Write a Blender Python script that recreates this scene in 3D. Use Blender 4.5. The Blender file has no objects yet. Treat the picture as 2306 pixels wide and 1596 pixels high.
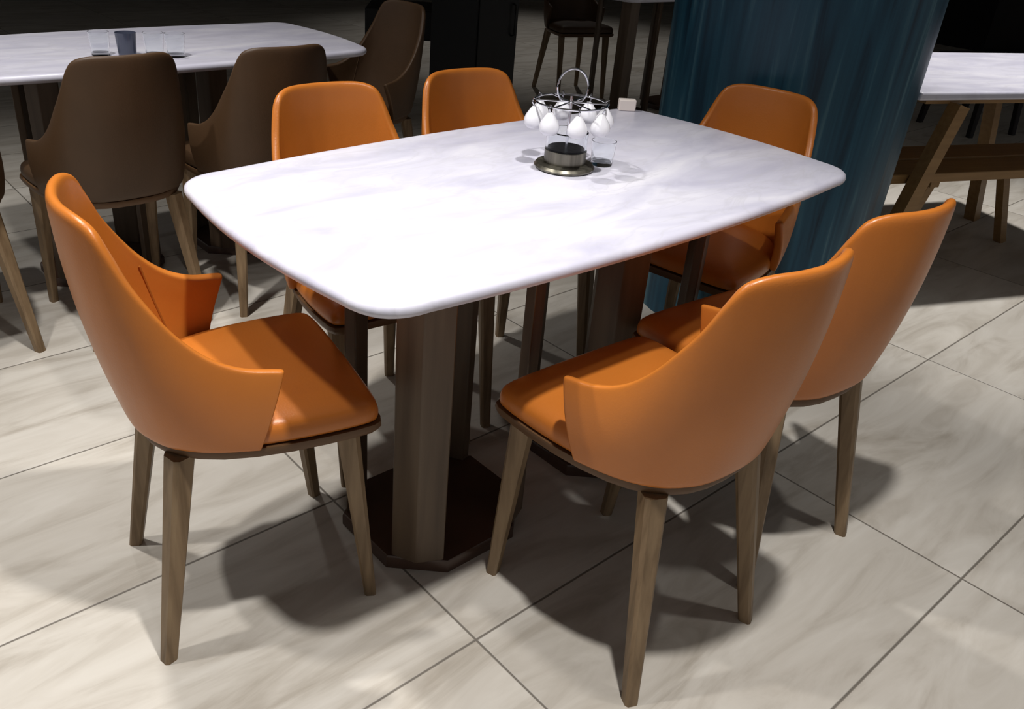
import bpy, bmesh, math, random
from mathutils import Vector, Matrix
random.seed(7)
S = bpy.context.scene
C = S.collection
PI = math.pi
IMG_W, IMG_H = 2306, 1596

# ------------------------------------------------------------------ helpers
def lin(c):
    def f(v):
        v = v/255.0
        return v/12.92 if v <= .04045 else ((v+.055)/1.055)**2.4
    return (f(c[0]), f(c[1]), f(c[2]), 1.0)

def new_mat(name, rgb, rough=.5, spec=.5, metal=0.0):
    m = bpy.data.materials.new(name); m.use_nodes = True
    b = m.node_tree.nodes['Principled BSDF']
    b.inputs['Base Color'].default_value = lin(rgb)
    b.inputs['Roughness'].default_value = rough
    b.inputs['Specular IOR Level'].default_value = spec
    b.inputs['Metallic'].default_value = metal
    return m

def noise_mat(name, stops, scale=(5, 5, 5), nscale=1.0, detail=6, rough=.5, spec=.5, distort=0.0, bump=0.0, coord='Object', contrast=(.3, .7), bump_scale=None):
    """colour ramp driven by a stretched noise"""
    m = new_mat(name, stops[0], rough, spec)
    nt = m.node_tree; N = nt.nodes; K = nt.links; b = N['Principled BSDF']
    tc = N.new('ShaderNodeTexCoord'); mp = N.new('ShaderNodeMapping')
    mp.inputs['Scale'].default_value = scale
    nz = N.new('ShaderNodeTexNoise'); nz.inputs['Scale'].default_value = nscale
    nz.inputs['Detail'].default_value = detail; nz.inputs['Distortion'].default_value = distort
    cr = N.new('ShaderNodeValToRGB'); el = cr.color_ramp.elements
    n = len(stops)
    while len(el) < n: el.new(.5)
    for i, s in enumerate(stops):
        el[i].position = contrast[0] + (contrast[1]-contrast[0])*i/(n-1)
        el[i].color = lin(s)
    K.new(tc.outputs[coord], mp.inputs[0]); K.new(mp.outputs[0], nz.inputs['Vector'])
    K.new(nz.outputs['Fac'], cr.inputs[0]); K.new(cr.outputs[0], b.inputs['Base Color'])
    if bump:
        src = nz
        if bump_scale:
            src = N.new('ShaderNodeTexNoise'); src.inputs['Scale'].default_value = bump_scale
            src.inputs['Detail'].default_value = 3; K.new(tc.outputs[coord], src.inputs['Vector'])
        bp = N.new('ShaderNodeBump'); bp.inputs['Strength'].default_value = bump; bp.inputs['Distance'].default_value = .002
        K.new(src.outputs['Fac'], bp.inputs['Height']); K.new(bp.outputs[0], b.inputs['Normal'])
    return m

def link(name, me, m=None, parent=None, smooth=True):
    if m: me.materials.append(m)
    if smooth:
        for p in me.polygons: p.use_smooth = True
    o = bpy.data.objects.new(name, me); C.objects.link(o)
    if parent: o.parent = parent
    return o

def from_bm(name, bm, m, parent=None, smooth=True, bevel=0, subsurf=0, sharp=.7):
    bmesh.ops.recalc_face_normals(bm, faces=bm.faces)
    me = bpy.data.meshes.new(name); bm.to_mesh(me); bm.free()
    o = link(name, me, m, parent, smooth)
    if bevel:
        md = o.modifiers.new('bevel', 'BEVEL'); md.width = bevel; md.segments = 3; md.limit_method = 'ANGLE'; md.angle_limit = .6
    if subsurf:
        md = o.modifiers.new('sub', 'SUBSURF'); md.levels = subsurf; md.render_levels = subsurf
    if smooth and not subsurf:
        md = o.modifiers.new('wn', 'WEIGHTED_NORMAL'); md.keep_sharp = True
        me.set_sharp_from_angle(angle=sharp)
    return o

def thing(name, label, cat, loc=(0, 0, 0), rz=0.0, group=None):
    o = bpy.data.objects.new(name, None); C.objects.link(o)
    o.empty_display_size = .1
    o.location = loc; o.rotation_euler = (0, 0, rz)
    o['label'] = label; o['category'] = cat
    if group: o['group'] = group
    return o

def tag(o, label, cat, group=None):
    o['label'] = label; o['category'] = cat
    if group: o['group'] = group
    return o

def copy_tree(o, parent=None):
    c = o.copy(); C.objects.link(c)
    if parent:
        c.parent = parent
        c.matrix_parent_inverse = o.matrix_parent_inverse.copy()
    for ch in list(o.children): copy_tree(ch, c)
    return c

def dup(root, label, loc, rz=0.0, group=None, tint=None):
    r = copy_tree(root); r.location = loc; r.rotation_euler = (0, 0, rz)
    r['label'] = label
    if group: r['group'] = group
    return r

def box(bm, x0, x1, y0, y1, z0, z1):
    v = [bm.verts.new((x, y, z)) for z in (z0, z1) for x, y in ((x0, y0), (x1, y0), (x1, y1), (x0, y1))]
    for f in ((3, 2, 1, 0), (4, 5, 6, 7), (0, 1, 5, 4), (1, 2, 6, 5), (2, 3, 7, 6), (3, 0, 4, 7)):
        bm.faces.new([v[i] for i in f])

def prism(bm, poly, z0, z1):
    a = [bm.verts.new((x, y, z0)) for x, y in poly]; b = [bm.verts.new((x, y, z1)) for x, y in poly]
    n = len(poly)
    bm.faces.new(a[::-1]); bm.faces.new(b)
    for i in range(n): bm.faces.new((a[i], a[(i+1) % n], b[(i+1) % n], b[i]))

def rings(bm, loops, cap=True):
    vs = [[bm.verts.new(p) for p in l] for l in loops]
    n = len(loops[0])
    for a, b in zip(vs, vs[1:]):
        for i in range(n): bm.faces.new((a[i], a[(i+1) % n], b[(i+1) % n], b[i]))
    if cap:
        bm.faces.new(vs[0][::-1]); bm.faces.new(vs[-1])
    return vs

def lathe(bm, prof, n=40, c=(0, 0), cap=True):
    rings(bm, [[(c[0]+r*math.cos(2*PI*i/n), c[1]+r*math.sin(2*PI*i/n), z) for i in range(n)] for r, z in prof], cap)

def tube(bm, pts, r, n=10, closed=False):
    pts = [Vector(p) for p in pts]; L = len(pts); loops = []
    up = Vector((0, 0, 1))
    for i, p in enumerate(pts):
        a = pts[(i-1) % L] if (closed or i > 0) else p
        b = pts[(i+1) % L] if (closed or i < L-1) else p
        t = (b-a).normalized()
        u = t.cross(up)
        if u.length < 1e-3: u = t.cross(Vector((1, 0, 0)))
        u.normalize(); w = t.cross(u)
        loops.append([p + u*(r*math.cos(2*PI*k/n)) + w*(r*math.sin(2*PI*k/n)) for k in range(n)])
    if closed:
        vs = [[bm.verts.new(q) for q in l] for l in loops]
        for i in range(L):
            a, b = vs[i], vs[(i+1) % L]
            for k in range(n): bm.faces.new((a[k], a[(k+1) % n], b[(k+1) % n], b[k]))
    else:
        rings(bm, loops)

def bar(bm, a, b, wa, wb, ch=.25, spin=0.0):
    """tapered chamfered-square bar from a to b"""
    a = Vector(a); b = Vector(b)
    out = []
    for p, w in ((a, wa), (b, wb)):
        h = w/2; k = h*(1-ch)
        cs = [(h, -k), (h, k), (k, h), (-k, h), (-h, k), (-h, -k), (-k, -h), (k, -h)]
        out.append([(p.x + x*math.cos(spin)-y*math.sin(spin), p.y + x*math.sin(spin)+y*math.cos(spin), p.z) for x, y in cs])
    rings(bm, out)

def plank_bar(bm, a, b, w, d):
    """rectangular bar along a-b, w wide horizontally, d deep across"""
    a = Vector(a); b = Vector(b); t = (b-a).normalized()
    u = t.cross(Vector((0, 0, 1)))
    if u.length < 1e-3: u = Vector((1, 0, 0))
    u.normalize(); v = u.cross(t)
    rings(bm, [[p+u*(sx*w/2)+v*(sy*d/2) for sx, sy in ((-1, -1), (1, -1), (1, 1), (-1, 1))] for p in (a, b)])

def crom(P, t):
    n = len(P)-1; x = t*n; i = min(int(x), n-1); f = x-i
    p0 = P[max(i-1, 0)]; p1 = P[i]; p2 = P[i+1]; p3 = P[min(i+2, n)]
    if i == 0: p0 = [2*a-b for a, b in zip(p1, p2)]
    return [.5*(2*b+(c-a)*f+(2*a-5*b+4*c-d)*f*f+(-a+3*b-3*c+d)*f**3) for a, b, c, d in zip(p0, p1, p2, p3)]

# ------------------------------------------------------------------ materials
M = {}
M['orange'] = noise_mat('orange_leather', [(182, 105, 36), (191, 113, 42)], (3, 3, 3), 2.0, 3, .36, .5, bump=.12, bump_scale=260)
M['brown'] = noise_mat('brown_leather', [(72, 52, 33), (80, 58, 38)], (3, 3, 3), 2.0, 3, .5, .4, bump=.12, bump_scale=260)
M['piping'] = new_mat('orange_piping', (164, 96, 36), .45, .4)
M['leg'] = noise_mat('greyed_oak_leg', [(104, 84, 60), (126, 104, 78), (138, 116, 88)], (60, 60, 4), 1.0, 5, .5, .35)
M['pan'] = new_mat('dark_seat_rail', (92, 66, 42), .5, .35)
M['pedestal'] = noise_mat('dark_walnut_pedestal', [(74, 58, 44), (96, 79, 62)], (40, 40, 2.5), 1.0, 5, .42, .4)
M['plate'] = noise_mat('dark_walnut_base', [(66, 46, 36), (80, 58, 46)], (8, 8, 8), 1.0, 4, .3, .5)
M['bench'] = noise_mat('brown_bench_wood', [(128, 97, 58), (148, 115, 72)], (3, 60, 60), 1.0, 5, .45, .4)
M['black'] = new_mat('black_lacquer', (14, 14, 16), .5, .3)
M['darkleg'] = new_mat('black_chair_leg', (30, 24, 24), .5, .3)
M['chrome'] = new_mat('polished_steel', (200, 200, 205), .18, .5, 1.0)
M['pewter'] = noise_mat('brushed_pewter', [(88, 85, 76), (126, 122, 110)], (90, 90, 4), 1.0, 3, .35, .5)
M['pewter'].node_tree.nodes['Principled BSDF'].inputs['Metallic'].default_value = .75
M['ceramic'] = new_mat('white_glazed_ceramic', (218, 218, 224), .15, .6)
M['whitebox'] = new_mat('white_card', (236, 226, 220), .6, .3)
g = new_mat('clear_glass', (252, 254, 255), .02, .5); gb = g.node_tree.nodes['Principled BSDF']
gb.inputs['Transmission Weight'].default_value = 1.0; gb.inputs['IOR'].default_value = 1.2
M['glass'] = g
M['wall'] = new_mat('charcoal_wall_paint', (26, 25, 25), .8, .2)
M['ceiling'] = new_mat('matt_ceiling_paint', (150, 146, 140), .9, .2)

def marble():
    m = new_mat('pale_marble', (224, 222, 232), .3, .45)
    nt = m.node_tree; N = nt.nodes; K = nt.links; b = N['Principled BSDF']
    tc = N.new('ShaderNodeTexCoord'); mp = N.new('ShaderNodeMapping')
    mp.inputs['Rotation'].default_value = (0, 0, -.75); mp.inputs['Scale'].default_value = (1.2, 3.4, 1)
    n1 = N.new('ShaderNodeTexNoise'); n1.inputs['Scale'].default_value = 2.6; n1.inputs['Detail'].default_value = 8; n1.inputs['Roughness'].default_value = .58; n1.inputs['Distortion'].default_value = .7
    c1 = N.new('ShaderNodeValToRGB'); e = c1.color_ramp.elements
    e[0].position = .3; e[0].color = lin((182, 181, 198)); e[1].position = .68; e[1].color = lin((217, 216, 225))
    x = e.new(.48); x.color = lin((200, 199, 213))
    n2 = N.new('ShaderNodeTexNoise'); n2.inputs['Scale'].default_value = 3.2; n2.inputs['Detail'].default_value = 10; n2.inputs['Distortion'].default_value = 1.6
    c2 = N.new('ShaderNodeValToRGB'); e = c2.color_ramp.elements
    e[0].position = .46; e[0].color = (0, 0, 0, 1); e[1].position = .54; e[1].color = (0, 0, 0, 1)
    x = e.new(.5); x.color = (.4, .4, .4, 1)
    mx = N.new('ShaderNodeMix'); mx.data_type = 'RGBA'; mx.inputs['B'].default_value = lin((186, 185, 194))
    K.new(tc.outputs['Object'], mp.inputs[0])
    for n in (n1, n2): K.new(mp.outputs[0], n.inputs['Vector'])
    K.new(n1.outputs['Fac'], c1.inputs[0]); K.new(n2.outputs['Fac'], c2.inputs[0])
    K.new(c1.outputs[0], mx.inputs['A']); K.new(c2.outputs[0], mx.inputs['Factor'])
    K.new(mx.outputs['Result'], b.inputs['Base Color'])
    return m
M['marble'] = marble()

def floor_mat():
    m = new_mat('stone_tile_floor', (200, 194, 184), .36, .4)
    nt = m.node_tree; N = nt.nodes; K = nt.links; b = N['Principled BSDF']
    tc = N.new('ShaderNodeTexCoord'); sep = N.new('ShaderNodeSeparateXYZ'); K.new(tc.outputs['Object'], sep.inputs[0])
    def mth(op, a, v=None, v2=None):
        n = N.new('ShaderNodeMath'); n.operation = op
        if hasattr(a, 'links') or hasattr(a, 'is_output'): K.new(a, n.inputs[0])
        else: n.inputs[0].default_value = a
        if v is not None:
            if hasattr(v, 'is_output'): K.new(v, n.inputs[1])
            else: n.inputs[1].default_value = v
        if v2 is not None: n.inputs[2].default_value = v2
        return n.outputs[0]
    tx, ty = .957, .507
    ux = mth('DIVIDE', mth('SUBTRACT', sep.outputs[0], .53), tx)
    uy = mth('DIVIDE', mth('SUBTRACT', sep.outputs[1], -.352), ty)
    fx, fy = mth('FLOOR', ux), mth('FLOOR', uy)
    dx = mth('MULTIPLY', mth('ABSOLUTE', mth('SUBTRACT', mth('FRACT', mth('ADD', ux, .5)), .5)), tx)
    dy = mth('MULTIPLY', mth('ABSOLUTE', mth('SUBTRACT', mth('FRACT', mth('ADD', uy, .5)), .5)), ty)
    dmin = mth('MINIMUM', dx, dy)
    gr = N.new('ShaderNodeMapRange'); gr.inputs['From Min'].default_value = .0014; gr.inputs['From Max'].default_value = .0032
    K.new(dmin, gr.inputs['Value'])
    cid = N.new('ShaderNodeCombineXYZ'); K.new(fx, cid.inputs[0]); K.new(fy, cid.inputs[1])
    wn = N.new('ShaderNodeTexWhiteNoise'); wn.noise_dimensions = '3D'; K.new(cid.outputs[0], wn.inputs['Vector'])
    # streaked stone: each tile shifted by its own random offset
    off = N.new('ShaderNodeVectorMath'); off.operation = 'SCALE'; off.inputs['Scale'].default_value = 9.0; K.new(wn.outputs['Color'], off.inputs[0])
    add = N.new('ShaderNodeVectorMath'); add.operation = 'ADD'; K.new(tc.outputs['Object'], add.inputs[0]); K.new(off.outputs[0], add.inputs[1])
    mp = N.new('ShaderNodeMapping'); mp.inputs['Scale'].default_value = (1.5, 6.5, 1); mp.inputs['Rotation'].default_value = (0, 0, .12); K.new(add.outputs[0], mp.inputs[0])
    n1 = N.new('ShaderNodeTexNoise'); n1.inputs['Scale'].default_value = 1.5; n1.inputs['Detail'].default_value = 9; n1.inputs['Roughness'].default_value = .6; n1.inputs['Distortion'].default_value = 1.1
    K.new(mp.outputs[0], n1.inputs['Vector'])
    cr = N.new('ShaderNodeValToRGB'); e = cr.color_ramp.elements
    e[0].position = .3; e[0].color = lin((176, 168, 156)); e[1].position = .68; e[1].color = lin((214, 209, 200))
    x = e.new(.5); x.color = lin((203, 197, 187))
    K.new(n1.outputs['Fac'], cr.inputs[0])
    hs = N.new('ShaderNodeHueSaturation'); K.new(cr.outputs[0], hs.inputs['Color'])
    vr = N.new('ShaderNodeMapRange'); vr.inputs['To Min'].default_value = .9; vr.inputs['To Max'].default_value = 1.06
    K.new(wn.outputs['Value'], vr.inputs['Value']); K.new(vr.outputs[0], hs.inputs['Value'])
    mx = N.new('ShaderNodeMix'); mx.data_type = 'RGBA'; mx.inputs['A'].default_value = lin((118, 112, 104))
    K.new(gr.outputs[0], mx.inputs['Factor']); K.new(hs.outputs[0], mx.inputs['B'])
    K.new(mx.outputs['Result'], b.inputs['Base Color'])
    bp = N.new('ShaderNodeBump'); bp.inputs['Strength'].default_value = .5; bp.inputs['Distance'].default_value = .002
    K.new(gr.outputs[0], bp.inputs['Height']); K.new(bp.outputs[0], b.inputs['Normal'])
    return m
M['floor'] = floor_mat()

def pillar_mat():
    m = noise_mat('blue_streaked_stone', [(8, 36, 54), (22, 62, 82), (30, 74, 94), (74, 108, 120)], (26, 26, 1.3), 1.0, 7, .4, .4, .5, contrast=(.32, .68))
    return m
M['pillar'] = pillar_mat()

# ------------------------------------------------------------------ the setting
def struct(name, bm, m, smooth=False):
    o = from_bm(name, bm, m, None, smooth); o['kind'] = 'structure'; return o
X0, X1, Y0, Y1, ZC = -4.0, 9.0, -4.0, 9.0, 2.9
bm = bmesh.new(); box(bm, X0-.1, X1+.1, Y0-.1, Y1+.1, -.1, 0); struct('floor', bm, M['floor'])
bm = bmesh.new(); box(bm, X0-.1, X1+.1, Y0-.1, Y1+.1, ZC, ZC+.1); struct('ceiling', bm, M['ceiling'])
bm = bmesh.new(); box(bm, X0, X1, Y1, Y1+.1, 0, ZC); struct('wall_back', bm, M['wall'])
bm = bmesh.new(); box(bm, X1, X1+.1, Y0, Y1, 0, ZC); struct('wall_right', bm, M['wall'])

# blue pillar (rounded-square column, flaring very slightly towards the top)
def rsq(cx, cy, h, r, z, n=10, rot=0.0):
    out = []
    for k, (sx, sy) in enumerate(((1, 1), (-1, 1), (-1, -1), (1, -1))):
        for i in range(n+1):
            a = k*PI/2 + i/n*PI/2
            x = sx*(h-r)+r*math.cos(a); y = sy*(h-r)+r*math.sin(a)
            out.append((cx + x*math.cos(rot)-y*math.sin(rot), cy + x*math.sin(rot)+y*math.cos(rot), z))
    return out
PIL = (1.352, .283)
pr_ = thing('blue_pillar', 'round blue streaked stone pillar behind the far end of the marble table', 'pillar', (PIL[0], PIL[1], 0))
bm = bmesh.new(); rings(bm, [rsq(0, 0, .372+.018*z, .371+.018*z, z) for z in (0, .7, 1.4, 2.1, 2.895)]); from_bm('shaft', bm, M['pillar'], pr_)

# ------------------------------------------------------------------ chair
RIM = [(-.240, 0, .830), (-.235, .050, .830), (-.221, .096, .829), (-.204, .126, .820), (-.192, .141, .803), (-.179, .150, .777), (-.160, .160, .735),
       (-.132, .170, .690), (-.100, .178, .645), (-.060, .187, .606), (-.012, .195, .582), (.028, .2025, .576), (.051, .206, .572)]
BOT = [(-.172, 0, .424), (-.171, .035, .424), (-.167, .066, .424), (-.161, .086, .424), (-.154, .101, .424), (-.146, .116, .424), (-.128, .141, .424),
       (-.100, .163, .424), (-.070, .179, .424), (-.042, .189, .424), (-.020, .195, .424), (-.006, .199, .424), (.004, .202, .424)]
VS = [0, .08, .25, .45, .65, .82, .94, 1.0]
NS = 26
def shell_pt(s, v):
    """s in -1..1 around the shell, v 0..1 up"""
    a = abs(s); r = crom(RIM, a); b = crom(BOT, a)
    p = [b[i]+(r[i]-b[i])*v for i in range(3)]
    out = Vector((b[0]-.02, b[1]*1.0, 0)); out.normalize()
    k = .016*4*v*(1-v)*(1-.4*a)
    p[0] += out.x*k; p[1] += out.y*k
    if s < 0: p[1] = -p[1]
    return Vector(p)
def make_shell(bm, t=.022):
    cols = [-1+2*i/(2*NS) for i in range(2*NS+1)]
    outer = []; inner = []
    for s in cols:
        ro = []; ri = []
        for v in VS:
            p = shell_pt(s, v); e = 1e-3
            ds = shell_pt(min(s+e, 1), v)-shell_pt(max(s-e, -1), v)
            dv = shell_pt(s, min(v+e, 1))-shell_pt(s, max(v-e, 0))
            n = ds.cross(dv); n.normalize()
            if n.dot(Vector((p.x-.05, p.y, 0))) < 0: n = -n
            tt = t*(1.0 if v < .9 else .85)
            ro.append(bm.verts.new(p)); ri.append(bm.verts.new(p-n*tt))
        outer.append(ro); inner.append(ri)
    m = len(VS)
    for i in range(len(cols)-1):
        for j in range(m-1):
            bm.faces.new((outer[i][j], outer[i+1][j], outer[i+1][j+1], outer[i][j+1]))
            bm.faces.new((inner[i][j], inner[i][j+1], inner[i+1][j+1], inner[i+1][j]))
        for G in (0, m-1):
            bm.faces.new((outer[i][G], inner[i][G], inner[i+1][G], outer[i+1][G]))
    for i in (0, len(cols)-1):
        for j in range(m-1):
            bm.faces.new((outer[i][j], outer[i][j+1], inner[i][j+1], inner[i][j]))

HALF = [(-.161, 0), (-.159, .045), (-.150, .083), (-.135, .112), (-.113, .138), (-.086, .158), (-.05, .175), (0, .189), (.06, .198),
        (.12, .2015), (.17, .202), (.203, .200), (.218, .193), (.2245, .176), (.227, .12), (.228, .06), (.2285, 0)]
OUTL = HALF + [(x, -y) for x, y in HALF[-2:0:-1]]
def scaled(k, z, dx=0):
    c = .035
    return [(c+(x-c)*k+dx, y*k, z) for x, y in OUTL]

def make_chair(name, label, leather, pipe):
    t = thing(name, label, 'chair')
    bm = bmesh.new()
    rings(bm, [scaled(.972, .424), scaled(.99, .428), scaled(.995, .440), scaled(.985, .453), scaled(.955, .464), scaled(.86, .472), scaled(.6, .479), scaled(.25, .482)])
    from_bm('seat', bm, leather, t, subsurf=1)
    bm = bmesh.new(); make_shell(bm); sh = from_bm('backrest', bm, leather, t, subsurf=2)
    for sg in (-1, 1):
        pts = []
        for k in range(9):
            v = .1+.80*k/8
            s = .70-.05*v
            p = shell_pt(s, v); e = 1e-3
            n = (shell_pt(s+e, v)-shell_pt(s-e, v)).cross(shell_pt(s, min(v+e, 1))-shell_pt(s, v-e)); n.normalize()
            if n.dot(Vector((p.x-.05, p.y, 0))) < 0: n = -n
            q = p-n*.0222
            pts.append((q.x, q.y*sg, q.z))
        bm = bmesh.new(); tube(bm, pts, .0022, 8); from_bm('seam', bm, pipe, sh)
    bm = bmesh.new(); rings(bm, [scaled(.93, .402), scaled(.985, .406), scaled(1.012, .416), scaled(1.006, .4245)]); from_bm('seat_rail', bm, M['pan'], t)
    for sy in (1, -1):
        bm = bmesh.new(); bar(bm, (.168, .166*sy, .408), (.212, .169*sy, 0), .040, .023, .35, .35*sy); from_bm('leg', bm, M['leg'], t)
    for sy in (1, -1):
        bm = bmesh.new(); bar(bm, (-.112, .128*sy, .408), (-.178, .169*sy, 0), .042, .025, .35, -.4*sy); from_bm('leg', bm, M['leg'], t)
    return t

GO = 'orange leather chairs around the marble table'
GB = 'brown leather chairs behind'
A = make_chair('dining_chair', 'orange leather chair at the near left end of the marble table, seen side-on', M['orange'], M['piping'])
A.location = (-.692, .0785, 0); A.rotation_euler[2] = -.202; A['group'] = GO
dup(A, 'orange leather chair in the right foreground, its whole back turned to the viewer', (-.121, -.452, 0), 1.53, GO)
dup(A, 'orange leather chair partly hidden behind the right foreground chair, its back to the viewer', (.299, -.424, 0), 1.47, GO)
dup(A, 'orange leather chair facing the viewer across the table, in front of a brown chair', (-.184, .384, 0), -1.665, GO)
dup(A, 'orange leather chair facing the viewer across the table, just left of the condiment caddy', (.246, .384, 0), -1.657, GO)
dup(A, 'orange leather chair at the far end of the table, before the blue pillar', (.688, .030, 0), 3.27, GO)

B = make_chair('dining_chair', 'brown leather chair on the left, its full wide back to the viewer', M['brown'], M['brown'])
B.location = (-.450, 1.312, 0); B.rotation_euler[2] = 1.58; B['group'] = GB
dup(B, 'brown leather chair with its back to the viewer, behind the left orange chair', (.0, 1.28, 0), 1.56, GB)
dup(B, 'brown leather dining chair at the left edge of the photo, mostly cut off', (-.925, 1.39, 0), 1.6, GB)
dup(B, 'brown leather dining chair in shade at the right end of the background table', (.70, 1.73, 0), PI+.05, GB)
dup(B, 'dim brown chair far behind the caddy, only its legs and seat showing', (3.25, 3.02, 0), -1.9, GB)

# ------------------------------------------------------------------ table
LH, WH, BL, BW = .642, .3346, .0366, .038
def top_outline():
    def side_x(y): return LH+BL*(1-(y/WH)**2)
    def side_y(x): return WH+BW*(1-(x/LH)**2)
    r = .085; q = []
    xs = [-(LH-r)+(2*(LH-r))*i/24 for i in range(25)]
    ys = [-(WH-r)+(2*(WH-r))*i/14 for i in range(15)]
    def corner(sx, sy, first):
        a = (sx*(LH-r), sy*side_y(LH-r)); b = (sx*side_x(WH-r), sy*(WH-r)); c = (sx*(LH+.012), sy*(WH+.012))
        if first == 'y': a, b = b, a
        return [tuple((1-t)**2*a[k]+2*t*(1-t)*c[k]+t*t*b[k] for k in (0, 1)) for t in [i/9 for i in range(1, 9)]]
    q += [(x, -side_y(x)) for x in xs] + corner(1, -1, 'x')
    q += [(side_x(y), y) for y in ys] + corner(1, 1, 'y')
    q += [(x, side_y(x)) for x in xs[::-1]] + corner(-1, 1, 'x')
    q += [(-side_x(y), y) for y in ys[::-1]] + corner(-1, -1, 'y')
    return q
def inset(poly, d):
    n = len(poly); out = []
    for i in range(n):
        a, b = Vector(poly[i-1]), Vector(poly[(i+1) % n]); t = (b-a).normalized()
        out.append((poly[i][0]-t.y*d, poly[i][1]+t.x*d))
    return out
PO = top_outline()
def make_table(label):
    t = thing('dining_table', label, 'table')
    bm = bmesh.new()
    prof = [(.030, .724), (.010, .7255), (.003, .730), (0, .737), (.002, .744), (.008, .7485), (.016, .750), (.05, .750)]
    rings(bm, [[(x, y, z) for x, y in inset(PO, d)] for d, z in prof])
    from_bm('tabletop', bm, M['marble'], t)
    for cx in (-.268, .266):
        oc = [(-.185, -.092), (-.092, -.18), (.092, -.18), (.185, -.092), (.185, .076), (.092, .146), (-.092, .146), (-.185, .076)]
        bm = bmesh.new()
        rings(bm, [[(cx+x*k, y*k, z) for x, y in oc] for k, z in ((1, 0), (1, .024), (.985, .030))])
        from_bm('base_plate', bm, M['plate'], t)
        bm = bmesh.new(); rings(bm, [[(cx+x*k, y*k, z) for x, y in oc] for k, z in ((.86, .708), (.9, .712), (.9, .7235))])
        from_bm('top_plate', bm, M['plate'], t)
        # four folded corner posts
        P = [(.175, .094), (.149, .146), (.096, .171), (.090, .149), (.131, .128), (.153, .088)]
        for sx, sy in ((1, 1), (-1, 1), (-1, -1), (1, -1)):
            pl = [(cx+sx*x, sy*y*(.8 if sy > 0 else 1)) for x, y in P]
            if sx*sy < 0: pl = pl[::-1]
            bm = bmesh.new(); prism(bm, pl, .0295, .7085); from_bm('post', bm, M['pedestal'], t, bevel=.003, sharp=.4)
    return t
T1 = make_table('rectangular pale marble dining table with rounded corners on dark wooden pedestals, in the centre')
T1['group'] = 'marble dining tables'
T2 = dup(T1, 'pale marble table in the left background with brown chairs tucked under it', (-.13, 1.715, 0), 0.0, 'marble dining tables'); T2.scale = (1, .93, .975)
dup(T1, 'dark pedestalled table far back, only its legs showing left of the blue pillar', (3.35, 2.42, 0), 0.0, 'marble dining tables')

# ------------------------------------------------------------------ caddy on the table
CX, CY, TZ = .063, .013, .75
cd = thing('condiment_caddy', 'glass and pewter condiment caddy with wire loop handle on the marble table', 'caddy', (CX, CY, TZ+.0004))
bm = bmesh.new(); lathe(bm, [(.050, 0), (.062, .002), (.064, .006), (.060, .011), (.046, .013)], 48); from_bm('dish', bm, M['pewter'], cd)
bm = bmesh.new(); lathe(bm, [(.043, .013), (.044, .018), (.044, .040), (.0425, .041)], 48); from_bm('pewter_drum', bm, M['pewter'], cd)
bm = bmesh.new(); lathe(bm, [(.043, .041), (.0435, .046), (.0435, .078), (.041, .080), (.0395, .078), (.0395, .044)], 48); from_bm('glass_jar', bm, M['glass'], cd)
bm = bmesh.new(); lathe(bm, [(.003, .013), (.003, .15)], 12); from_bm('pole', bm, M['chrome'], cd)
bm = bmesh.new(); tube(bm, [(.074*math.cos(2*PI*i/48), .074*math.sin(2*PI*i/48), .138) for i in range(48)], .0022, 8, True)
for i in range(3):
    a = i*PI/3+.3; tube(bm, [(.074*math.cos(a), .074*math.sin(a), .138), (-.074*math.cos(a), -.074*math.sin(a), .138)], .0018, 8)
from_bm('hook_ring', bm, M['chrome'], cd)
ax = Vector((.763, -.643, 0))
bm = bmesh.new()
lp = []
for i in range(25):
    a = -.55*PI/2 + (PI+.55*PI)*i/24
    lp.append(ax*(.031*math.cos(a)) + Vector((0, 0, .168+.036*math.sin(a))))
tube(bm, [ax*.0+Vector((0, 0, .138))]+[lp[0]]+lp[1:-1]+[lp[-1]]+[Vector((0, 0, .138))], .0023, 8)
from_bm('loop_handle', bm, M['chrome'], cd)
# hanging white ceramic cups
cup0 = None
NC = 8
names = {0: 'rightmost', 7: 'front, second from the right', 6: 'front, third from the right', 5: 'front left', 4: 'leftmost', 3: 'back left', 2: 'back middle', 1: 'back right'}
for k in range(NC):
    a = math.atan2(-.643, .763) + .12 + k*2*PI/NC
    px, py = CX+.074*math.cos(a), CY+.074*math.sin(a)
    lab = 'white teardrop ceramic cup hanging from the caddy ring, ' + names[k]
    if cup0 is None:
        cup0 = thing('hanging_cup', lab, 'cup', (px, py, TZ+.138), a, 'white cups hanging on the caddy')
        bm = bmesh.new()
        lathe(bm, [(.002, -.010), (.006, -.011), (.011, -.018), (.0175, -.028), (.0205, -.037), (.0195, -.046), (.014, -.053), (.004, -.056)], 24)
        from_bm('bowl', bm, M['ceramic'], cup0)
        bm = bmesh.new(); tube(bm, [(.0, 0, -.012), (.006, 0, -.002), (.005, 0, .006), (0, 0, .0042), (-.003, 0, 0)], .0016, 8); from_bm('hook', bm, M['chrome'], cup0)
    else:
        dup(cup0, lab, (px, py, TZ+.138), a, 'white cups hanging on the caddy')

def make_tumbler(name, label, loc, r=.030, h=.072):
    t = None
    bm = bmesh.new()
    lathe(bm, [(r*.8, 0), (r*.84, .002), (r, h), (r*.94, h), (r*.76, .008)], 32)
    o = from_bm(name, bm, M['glass']); o.location = loc
    return tag(o, label, 'glass')
tm = make_tumbler('glass_tumbler', 'clear glass tumbler standing right of the condiment caddy on the marble table', (.155, -.01, .7502), .027, .052)
bm = bmesh.new(); box(bm, -.023, .023, -.012, .012, 0, .030); o = from_bm('sachet_box', bm, M['whitebox'], bevel=.003)
o.location = (.60, .305, .7502); o.rotation_euler[2] = -.69; tag(o, 'small white box on the far corner of the marble table', 'box')

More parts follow.
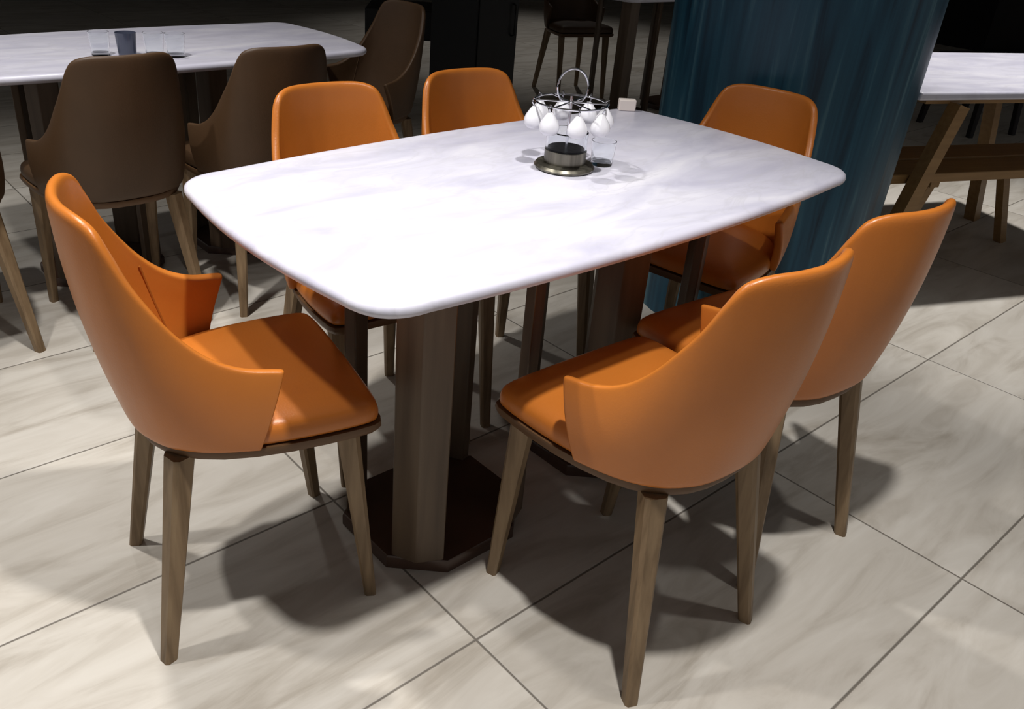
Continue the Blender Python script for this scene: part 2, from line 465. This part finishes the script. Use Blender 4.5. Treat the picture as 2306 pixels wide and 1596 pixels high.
# glasses on the background table
TZ2 = .75*.975
tlabs = ['clear glass tumbler on the background table, leftmost of its cluster', 'smoky dark glass tumbler on the background table', 'clear glass tumbler on the background table, right of the smoky one', 'clear glass tumbler on the background table, rightmost of its cluster']
M['smoke'] = new_mat('smoky_glass', (92, 98, 118), .15, .5)
M['smoke'].node_tree.nodes['Principled BSDF'].inputs['Transmission Weight'].default_value = .5
for i, (px, py) in enumerate(((-.345, 1.60), (-.278, 1.56), (-.205, 1.53), (-.15, 1.50))):
    o = tm.copy(); C.objects.link(o); o.location = (px, py, TZ2+.0002); o.scale = (1.15, 1.15, 1.35); o['label'] = tlabs[i]; o['group'] = 'glasses on the background table'
    if i == 1:
        o.data = tm.data.copy(); o.data.materials[0] = M['smoke']

# ------------------------------------------------------------------ right background: table, bench, dark chair
RA = -.40
def rloc(u, v, z=0): # along the table edge, away from the viewer
    return (1.90+u*math.cos(RA)-v*math.sin(RA), -.055+u*math.sin(RA)+v*math.cos(RA), z)
rt = thing('trestle_table', 'white topped table at the right edge of the photo behind the blue pillar', 'table', rloc(.45, .38), RA)
bm = bmesh.new(); box(bm, -.62, .62, -.37, .37, .722, .750); from_bm('tabletop', bm, M['marble'], rt, bevel=.008)
bm = bmesh.new(); box(bm, -.50, .50, -.28, .28, .690, .7215); from_bm('apron', bm, M['bench'], rt)
for sx in (-1, 1):
    for sy in (-1, 1):
        bm = bmesh.new(); plank_bar(bm, (.37*sx, .24*sy-.06*(sy<0), .69), (.57*sx, .30*sy-.01*(sy<0), 0), .05, .05); from_bm('leg', bm, M['bench'], rt)
bn = thing('bench', 'brown wooden bench of two planks under the white table at the right edge', 'bench', rloc(.45, .28), RA)
for v0, v1 in ((-.17, -.012), (.012, .17)):
    bm = bmesh.new(); box(bm, -.58, .58, v0, v1, .40, .435); from_bm('plank', bm, M['bench'], bn, bevel=.004)
for sx in (-1, 1):
    bm = bmesh.new(); box(bm, .30*sx-.02, .30*sx+.02, -.14, .14, .37, .40); from_bm('crossbar', bm, M['bench'], bn)
    for sy in (-1, 1):
        bm = bmesh.new(); plank_bar(bm, (.30*sx, .11*sy, .372), (.46*sx, .13*sy, 0), .035, .035); from_bm('leg', bm, M['bench'], bn)

bc = thing('black_chair', 'black slim-legged chair beyond the white table at the right edge', 'chair', (5.06, 1.02, 0), -.3)
bm = bmesh.new(); box(bm, -.21, .21, -.21, .21, .43, .47); from_bm('seat', bm, M['black'], bc, bevel=.01)
bm = bmesh.new(); box(bm, .19, .225, -.20, .20, .47, .86); from_bm('backrest', bm, M['black'], bc, bevel=.01)
for sx in (-1, 1):
    for sy in (-1, 1):
        bm = bmesh.new(); bar(bm, (.17*sx, .17*sy, .432), (.20*sx, .20*sy, 0), .045, .035); from_bm('leg', bm, M['darkleg'], bc)

# ------------------------------------------------------------------ dark things far behind
cb = thing('black_cabinet', 'tall black cabinet standing in the dark behind the middle orange chair', 'cabinet', (1.72, 2.27, 0))
bm = bmesh.new(); box(bm, -.135, .135, -.18, .18, .05, 1.25); from_bm('body', bm, M['black'], cb, bevel=.004)
bm = bmesh.new(); box(bm, -.12, .12, -.165, .165, 0, .05); from_bm('plinth', bm, M['black'], cb)
bm = bmesh.new(); box(bm, -.125, .125, -.187, -.1805, .07, 1.22); d = from_bm('door', bm, M['black'], cb, bevel=.002)
bm = bmesh.new(); tube(bm, [(.09, -.187, .6), (.09, -.205, .605), (.09, -.205, .745), (.09, -.187, .75)], .005, 8); from_bm('handle', bm, M['black'], d)

st = thing('side_table', 'dark side table with pale legs in the gloom left of the black cabinet', 'table', (1.86, 3.0, 0), -.69)
bm = bmesh.new(); box(bm, -.24, .24, -.2, .2, .46, .62); from_bm('top', bm, M['black'], st, bevel=.01)
M['paleleg'] = new_mat('pale_wood_leg', (176, 170, 150), .5, .3)
for sx in (-1, 1):
    for sy in (-1, 1):
        bm = bmesh.new(); bar(bm, (.17*sx, .15*sy, .462), (.19*sx, .17*sy, 0), .04, .035); from_bm('leg', bm, M['paleleg'], st)

# ------------------------------------------------------------------ light
def spot(loc, target, power, ang=100, r=.05, blend=.6, col=(1, .97, .935)):
    l = bpy.data.lights.new('downlight', 'SPOT'); l.energy = power; l.spot_size = math.radians(ang); l.spot_blend = blend
    l.shadow_soft_size = r; l.color = col
    o = bpy.data.objects.new('downlight', l); C.objects.link(o); o.location = loc
    d = Vector(target)-Vector(loc); o.rotation_euler = d.to_track_quat('-Z', 'Y').to_euler()
    return o
spot((-.55, -.78, 2.75), (-.55, -.78, 0), 192, 90, blend=.75)
spot((.45, -1.0, 2.75), (.45, -1.0, 0), 28, 80, blend=.7)
spot((-.90, .80, 2.75), (-.90, .80, 0), 130, 105, blend=.7)
spot((-1.50, .50, 2.75), (-1.50, .50, 0), 95, 100, blend=.7)
spot((2.75, -.1, 2.75), (2.75, -.1, 0), 260, 68, blend=.6)
spot((-.2, 1.9, 2.75), (-.2, 1.9, 0), 50, 80, blend=.7)
spot((4.4, 4.4, 2.75), (4.4, 4.4, 0), 60, 90, blend=.7)  # added lamp, put in only to brighten the distant floor
w = bpy.data.worlds.new('room_air'); S.world = w; w.use_nodes = True
w.node_tree.nodes['Background'].inputs[0].default_value = (.95, .97, 1, 1)
w.node_tree.nodes['Background'].inputs[1].default_value = .2

# ------------------------------------------------------------------ camera
cam = bpy.data.cameras.new('camera'); co = bpy.data.objects.new('camera', cam); C.objects.link(co)
f, cx, cy, cz, yaw, pit, rol, ox, oy = 1924.946, -1.2394, -1.1905, 1.2753, .8384, -.4849, .0697, -83.993, -51.394
fw = Vector((math.cos(pit)*math.cos(yaw), math.cos(pit)*math.sin(yaw), math.sin(pit)))
rt_ = Vector((math.sin(yaw), -math.cos(yaw), 0)); up = rt_.cross(fw)
r2 = rt_*math.cos(rol)+up*math.sin(rol); u2 = up*math.cos(rol)-rt_*math.sin(rol)
mw = Matrix((r2, u2, -fw)).transposed().to_4x4(); mw.translation = (cx, cy, cz)
co.matrix_world = mw
cam.sensor_fit = 'HORIZONTAL'; cam.sensor_width = 36; cam.lens = f*36/IMG_W
cam.shift_x = -ox/IMG_W; cam.shift_y = oy/IMG_W
cam.clip_start = .05
S.camera = co
S.view_settings.view_transform = 'Standard'; S.view_settings.look = 'None'
S.view_settings.gamma = 1; S.view_settings.use_curve_mapping = False
S.view_settings.exposure = 0.08
